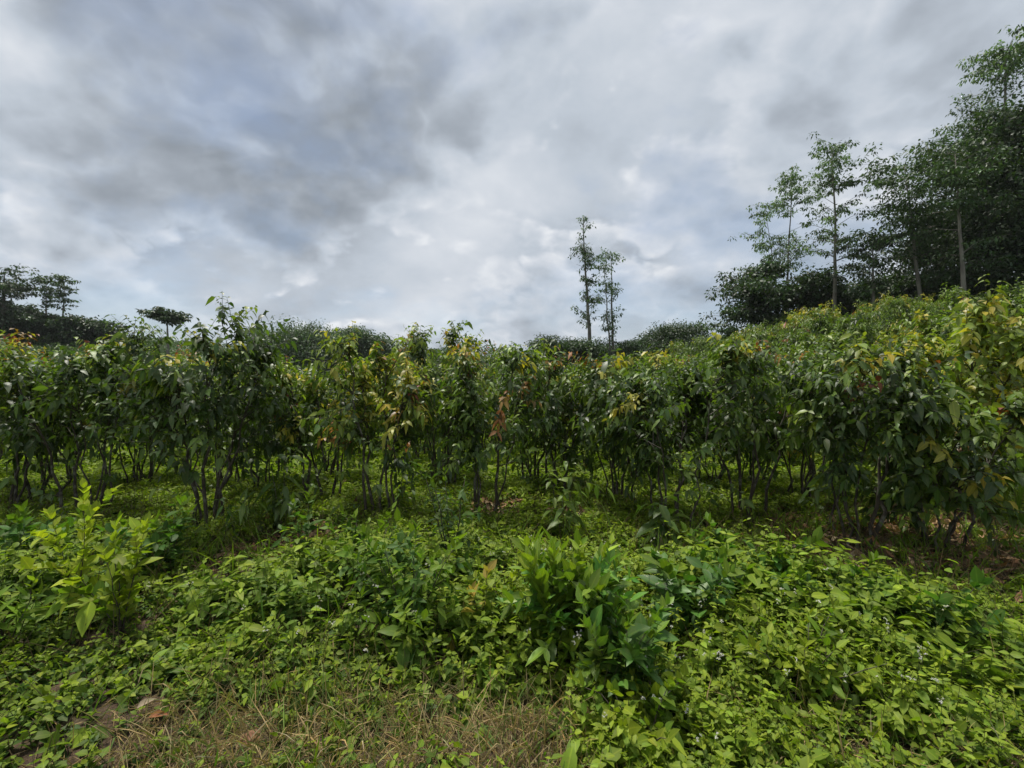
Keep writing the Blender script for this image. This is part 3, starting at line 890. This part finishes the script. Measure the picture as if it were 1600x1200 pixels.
def grass():
    a = Acc()
    spots_ = [(520, 1160, .35, 1), (640, 1180, .35, 1), (760, 1170, .35, 1), (860, 1190, .3, 1), (440, 1190, .3, .8), (330, 1140, .25, .5), (1180, 1130, .35, .35),
              (1000, 1000, .4, .3), (250, 1180, .3, .7), (1350, 1190, .35, .4), (820, 980, .4, .35), (400, 1080, .4, .5), (1560, 1190, .3, .6)]
    x, y = scatter(60000, 1.4, 3.6)
    w_ = np.clip(gauss(x, y, spots_), 0, 1)
    k = rng.random(len(x)) < w_ * .55
    x, y = x[k], y[k]; n = len(x)
    P = np.stack([x, y, gz(x, y) - .01], 1)
    D = unit(np.stack([rng.normal(0, .5, n), rng.normal(0, .5, n), np.ones(n)], 1))
    dry = rng.random(n)
    pal = np.array([(.30, .22, .10), (.20, .20, .06), (.10, .17, .035), (.36, .28, .15)])
    c = vary(pal[np.where(dry < .34, 0, np.where(dry < .58, 1, np.where(dry < .84, 2, 3)))], n, .2, .08)
    L = rng.uniform(.08, .34, n) * np.clip((y - 1.1) / 1.0, .4, 1)
    leaves(a, P, D, unit(rng.normal(0, 1, (n, 3))), L, rng.uniform(.0012, .0032, n), c, rng.uniform(.1, .9, n), .3, 'mid')
    # matted dead straw lying on the soil
    x, y = scatter(40000, 1.4, 3.2)
    k = rng.random(len(x)) < np.clip(gauss(x, y, spots_) + gauss(x, y, BARE) * .5, 0, 1) * .6
    x, y = x[k], y[k]; n = len(x)
    P = np.stack([x, y, gz(x, y) + rng.uniform(.003, .03, n)], 1)
    D = unit(np.stack([rng.normal(0, 1, n), rng.normal(0, 1, n), rng.normal(0, .18, n)], 1))
    leaves(a, P, D, unit(ZUP + rng.normal(0, .3, (n, 3))), rng.uniform(.05, .22, n), rng.uniform(.001, .0022, n),
           vary((.27, .20, .11), n, .25, .06), .1, .3, 'low')
    stuff(a, 'grass', M_DRY, 'half dry grass blades and straw at the bottom edge', 'grass')
grass()

def litter():
    a = Acc()
    sp = [(1290, 845, .55, 1), (1520, 850, 1.2, 1), (1400, 860, .7, .9), (880, 800, .5, .6), (470, 850, .6, .6), (1590, 870, .6, .9), (1100, 850, .5, .4),
          (560, 780, .8, .5), (330, 870, .4, .5), (760, 790, .7, .5), (1200, 780, .8, .4), (640, 740, 1.2, .5), (1000, 760, 1.5, .5)]
    x, y = scatter(42000, 1.8, 11.0)
    k = rng.random(len(x)) < np.clip(gauss(x, y, sp) + .22 * (y > 4.2), 0, 1)
    x, y = x[k], y[k]; n = len(x)
    P = np.stack([x, y, gz(x, y) + rng.uniform(.006, .05, n)], 1)
    D = unit(np.stack([rng.normal(0, 1, n), rng.normal(0, 1, n), rng.normal(.05, .25, n)], 1))
    pal = np.array([(.21, .115, .06), (.32, .20, .11), (.12, .07, .04), (.40, .29, .18)])
    c = vary(pal[rng.integers(0, 4, n)], n, .2, .08)
    leaves(a, P, D, unit(ZUP + rng.normal(0, .6, (n, 3))), rng.uniform(.08, .15, n), rng.uniform(.018, .032, n), c, rng.uniform(-.4, .4, n), rng.uniform(-.5, .6, n), 'mid')
    stuff(a, 'leaf_litter', M_DRY, 'brown dead leaves lying on the soil under the bushes', 'leaf litter')
litter()

def flowers():
    a = Acc()
    sp = [(830, 930, .25, .8), (1000, 930, .3, .8), (860, 980, .25, .9), (900, 1060, .3, 1), (1010, 1020, .3, 1), (1000, 1090, .3, 1), (1110, 1120, .25, .8),
          (1180, 1150, .2, .8), (590, 1020, .3, .5), (480, 1060, .3, .4), (270, 1040, .2, .4), (1290, 1040, .3, .5), (1370, 1100, .3, .4)]
    x, y = scatter(1600, 1.9, 4.0)
    k = rng.random(len(x)) < np.clip(gauss(x, y, sp), 0, 1) * .55
    x, y = x[k], y[k]; n = len(x)
    h = np.minimum(rng.uniform(.25, .44, n), np.clip((y - 1.55) * .36, .1, .6))
    base = np.stack([x, y, gz(x, y)], 1)
    top = base + np.stack([rng.normal(0, .04, n), rng.normal(0, .04, n), h], 1)
    sticks(a, base, top, .0018, .0012, np.tile((.08, .11, .04), (n, 1)))
    for b in range(3):
        c0 = top + rng.normal(0, .009, (n, 3))
        for p_ in range(9):
            d = unit(rng.normal(0, 1, (n, 3)) + ZUP * .9)
            leaves(a, c0, d, unit(rng.normal(0, 1, (n, 3))), .0085, .0026, vary((.62, .60, .70), n, .08, .03), .1, .2, 'low')
    stuff(a, 'wildflowers', M_WEED, 'tiny whitish flower heads dotted among the light weeds', 'wildflowers')
flowers()

# ------------------------------------------------------------------ single plants one can point to
def make_plant(name, label, cat, px, py, h, nst, spread, k, lL, lW, cols, group=None, detail='hi', up=.5, hang=.1, fwd=.6, leaf_droop=.2,
               mat=None, stem_r=.005, tops=None, sub=0, fold=.25):
    x, y = at(px, py)
    lL, lW, k, sub = lL * .74, lW * .70, k + 2, sub + 1
    root = empty(name, (x, y, float(gz(x, y)) - .02), label, cat, group)
    fol = Acc()
    for i in range(nst):
        az = 2 * np.pi * i / nst + rng.normal(0, .5)
        out = np.array([math.cos(az), math.sin(az), 0])
        hh = h * rng.uniform(.6, 1.0) if i else h
        ts = np.linspace(0, 1, 6)
        pts = out * (spread * rng.uniform(.25, 1) * ts ** 1.2)[:, None] + ZUP * (hh * ts)[:, None] + rng.normal(0, .008, (6, 3)) * ts[:, None]
        sa = Acc(); tube(sa, pts, stem_r * (1 - .7 * ts), 6, (.07, .075, .03)); sa.build('stem', M_STEM, root)
        d = unit(pts[-1] - pts[1])
        base_c = np.asarray(cols[int(rng.integers(len(cols)))])
        P = pts[1][None]; L = np.linalg.norm(pts[-1] - pts[1])
        shoots(fol, P, d[None], L, k, lL, lW, base_c[None], hang=hang, droop=.0, fwd=fwd, detail=detail, twig=.001, leaf_droop=leaf_droop, fold=fold,
               size_fn=lambda t: .7 + .5 * math.sin(math.pi * min(1, .1 + .8 * t)), upn=1.0, start=.05)
        if tops is not None:                     # fresh tuft at the tip
            shoots(fol, pts[-1:], d[None], h * .16, 3, lL * .85, lW * .85, np.asarray(tops)[None], hang=-.5, fwd=1.0, detail=detail, twig=.001,
                   leaf_droop=.05, fold=fold, upn=.8)
        for s in range(sub):
            q = rng.uniform(.25, .9); i0 = int(q * 5)
            sd = unit(out * rng.uniform(-.2, 1) + rng.normal(0, .5, 3) + ZUP * up)
            shoots(fol, pts[i0][None], sd[None], h * rng.uniform(.25, .45), max(3, k // 2), lL, lW, base_c[None], hang=hang, droop=.1, fwd=fwd, detail=detail,
                   twig=.0025, leaf_droop=leaf_droop, fold=fold, upn=1.0)
    fol.build('foliage', mat or M_WEED, root)
    return root

rng = np.random.default_rng(41)
make_plant('lime_shrub', 'lime yellow upright shoots rising from the weeds at the left', 'shrub', 125, 975, .86, 3, .12, 12, .11, .033, [LIME, LIME * .8], tops=LIME * 1.15, hang=-.5, fwd=.9, sub=1)
make_plant('lime_shrub', 'branching yellow green shrub beside the lime upright shoots', 'shrub', 190, 990, .66, 6, .26, 9, .11, .030, [LIME * .75, WY, WL], tops=LIME, hang=-.35, fwd=.8, sub=1)
make_plant('glossy_shrub', 'dense glossy dark green shrub with upright broad leaves in the centre weeds', 'shrub', 888, 1035, .70, 22, .27, 12, .135, .027, [WG * 1.9, (.13, .21, .017), WL * 1.1],
           tops=np.array([.20, .29, .022]), hang=-.8, fwd=.9, sub=3, mat=M_BUSH)
make_plant('glossy_shrub', 'lower glossy shrub just right of the dense glossy one', 'shrub', 965, 1085, .48, 12, .24, 8, .12, .03, [WG * 1.3, WL * .9], tops=WL * 1.2, hang=-.6, fwd=.8, sub=2, mat=M_BUSH)
make_plant('weed_shrub', 'fine twiggy dark shrub standing above the centre weeds', 'shrub', 705, 905, .85, 4, .36, 9, .085, .016, [WD, WD * 1.3], tops=WL * .8, hang=.1, sub=5, stem_r=.008)
make_plant('weed_shrub', 'mid green weed mound below the fine twiggy shrub', 'shrub', 640, 1010, .62, 10, .36, 8, .10, .023, [WG, WL], tops=WL, sub=3)
make_plant('weed_shrub', 'leafy weed mound at the foot of the single bare stem', 'shrub', 580, 920, .52, 10, .45, 7, .10, .023, [WG, WL], tops=WL, sub=3)
make_plant('weed_shrub', 'upright weed with a rosette top under the forked stem bush', 'shrub', 478, 900, .62, 2, .10, 6, .12, .028, [WG], tops=WL * .8, sub=1)
make_plant('weed_shrub', 'broad leaved weed with large pointed leaves right of the glossy shrubs', 'shrub', 1070, 1000, .52, 6, .26, 6, .15, .036, [WG, WG * 1.2], tops=WL, sub=2, mat=M_BUSH)
make_plant('weed_shrub', 'broad leaved weed mound before the dead leaf pile', 'shrub', 1165, 935, .46, 8, .45, 6, .125, .03, [WG, WG * 1.2], tops=WL, sub=3)
make_plant('weed_shrub', 'low broad leaved weed below the full round bush', 'shrub', 1300, 975, .40, 7, .4, 6, .12, .030, [WG, WG * 1.2], tops=WL, sub=2)
make_plant('weed_shrub', 'bluish green weed patch at the right with wide leaves', 'shrub', 1445, 1010, .36, 7, .4, 5, .12, .034, [WG, WG * .9], tops=WG * 1.2, sub=2)
make_plant('weed_shrub', 'broad leaved weeds crowding the foot of the left end bush', 'shrub', 60, 900, .50, 9, .5, 6, .13, .03, [WG, WG * 1.2], tops=WL, sub=3)
make_plant('weed_shrub', 'tall weed with large pale leaves right of the lime shoots', 'shrub', 255, 905, .60, 5, .3, 6, .14, .034, [WG * 1.1, WG], tops=WL, sub=2)
make_plant('weed_shrub', 'bright leafy weed reaching in at the left edge', 'shrub', 12, 1020, .42, 4, .22, 5, .15, .02, [WL, WL * 1.1], tops=WY, sub=1)
make_plant('sapling', 'sapling with yellow and brown old leaves left of the glossy shrub', 'sapling', 752, 1020, .42, 2, .08, 5, .11, .027, [WY, YEL * .7], tops=np.array([.34, .25, .06]), sub=1)
make_plant('sapling', 'young sapling with narrow drooping leaves under the tallest bush', 'sapling', 368, 845, .62, 2, .12, 6, .15, .020, [WG * 1.2, LITE], hang=.8, leaf_droop=.6, sub=2, mat=M_BUSH)
make_plant('sapling', 'sapling with drooping leaf tufts below the orange leaved bush', 'sapling', 438, 835, .95, 2, .15, 6, .16, .034, [LITE, MIDG], hang=.8, leaf_droop=.6, sub=2, mat=M_BUSH)
make_plant('sapling', 'small sapling with pale orange tip leaves in the shade', 'sapling', 622, 800, .70, 2, .12, 5, .16, .034, [MIDG], tops=ORNG, hang=.8, leaf_droop=.6, sub=1, mat=M_BUSH)
make_plant('sapling', 'sapling with layered hanging leaves beside the pale stemmed bush', 'sapling', 880, 850, .85, 3, .22, 6, .16, .034, [LITE, MIDG], hang=.7, leaf_droop=.5, sub=2, mat=M_BUSH)
make_plant('sapling', 'sapling with a few very large leaves against the crooked stems', 'sapling', 1040, 865, .55, 3, .18, 5, .18, .05, [LITE, MIDG], hang=.6, leaf_droop=.5, sub=1, mat=M_BUSH)
make_plant('weed_shrub', 'light yellow green weed mound left of the glossy shrub', 'shrub', 800, 1000, .5, 9, .32, 8, .075, .02, [WY, WL], tops=WY, sub=3)
make_plant('weed_shrub', 'light green heart leaved weed low in front of the glossy shrubs', 'shrub', 1010, 1165, .3, 9, .26, 5, .075, .026, [WY, WL], tops=WY, sub=3, detail='heart')
make_plant('weed_shrub', 'light green weed mound right of the heart leaved weed', 'shrub', 1250, 1085, .36, 10, .36, 7, .085, .021, [WY, WL], tops=WY, sub=3)

def fallen(px, py, L, W, col, label, zrot):
    x, y = at(px, py)
    a = Acc()
    leaves(a, np.zeros((1, 3)), np.array([[math.cos(zrot), math.sin(zrot), .12]]), np.array([[.2, -.3, 1.]]), L, W, np.array([col]), .25, .75, 'hi')
    o = a.build('fallen_leaf', M_DRY)
    o.location = (x, y, float(gz(x, y)) + .045)
    tag(o, label, 'leaf', 'large fallen leaves')
fallen(232, 1128, .085, .017, (.25, .10, .045), 'curled rust brown fallen leaf on the bare soil at the lower left', .35)
fallen(214, 1118, .09, .018, (.28, .22, .16), 'pale dry fallen leaf beside the rust brown one', 1.2)

def stone(px, py, r, label):
    x, y = at(px, py)
    n1, n2 = 14, 20
    th = np.linspace(0.02, np.pi - .02, n1); ph = np.linspace(0, 2 * np.pi, n2, endpoint=False)
    T, Pp = np.meshgrid(th, ph, indexing='ij')
    d = np.stack([np.sin(T) * np.cos(Pp), np.sin(T) * np.sin(Pp), np.cos(T)], -1).reshape(-1, 3)
    f = 1 + .16 * np.sin(4 * d[:, 0] + 1) * np.sin(5 * d[:, 1]) + .1 * np.sin(9 * d[:, 2] + 4 * d[:, 0]) + .06 * np.sin(13 * d[:, 1] + 7 * d[:, 2])
    v = d * f[:, None] * [r * 1.35, r, r * .7]
    t = []
    for i in range(n1 - 1):
        for j in range(n2):
            a0, b0 = i * n2 + j, i * n2 + (j + 1) % n2
            t += [[a0, a0 + n2, b0 + n2], [a0, b0 + n2, b0]]
    a = Acc(); a.add(v, t, np.ones((len(v), 4)))
    o = a.build('earth_clod', plain('red earth', (.12, .055, .03), (.26, .13, .07), 22, .95))
    o.location = (x, y, float(gz(x, y)) + r * .1)
    tag(o, label, 'clod')
stone(392, 1152, .04, 'reddish earth clod showing among straw at the lower left')

# ------------------------------------------------------------------ air
def haze():
    hx, y0, y1, z0, z1 = 760.0, -760.0, 760.0, -4.0, 40.0
    v = np.array([(x, y, z) for z in (z0, z1) for x, y in ((-hx, y0), (hx, y0), (hx, y1), (-hx, y1))])
    t = [[0, 2, 1], [0, 3, 2], [4, 5, 6], [4, 6, 7]]
    for k in range(4):
        j = (k + 1) % 4
        t += [[k, j, j + 4], [k, j + 4, k + 4]]
    m = bpy.data.materials.new('moist air'); m.use_nodes = True
    q = NT(m.node_tree)
    pv = q.n('ShaderNodeVolumePrincipled')
    pv.inputs['Color'].default_value = (.92, .95, 1, 1)
    pv.inputs['Density'].default_value = HAZE
    pv.inputs['Anisotropy'].default_value = .2
    q.put(q.n('ShaderNodeOutputMaterial').inputs['Volume'], pv.outputs[0])
    a = Acc(); a.add(v, t, np.ones((8, 4)))
    o = a.build('haze', m, smooth=False); o['kind'] = 'stuff'
HAZE = 0.00022
haze()
print('tris', sum(len(m.polygons) for m in bpy.data.meshes))
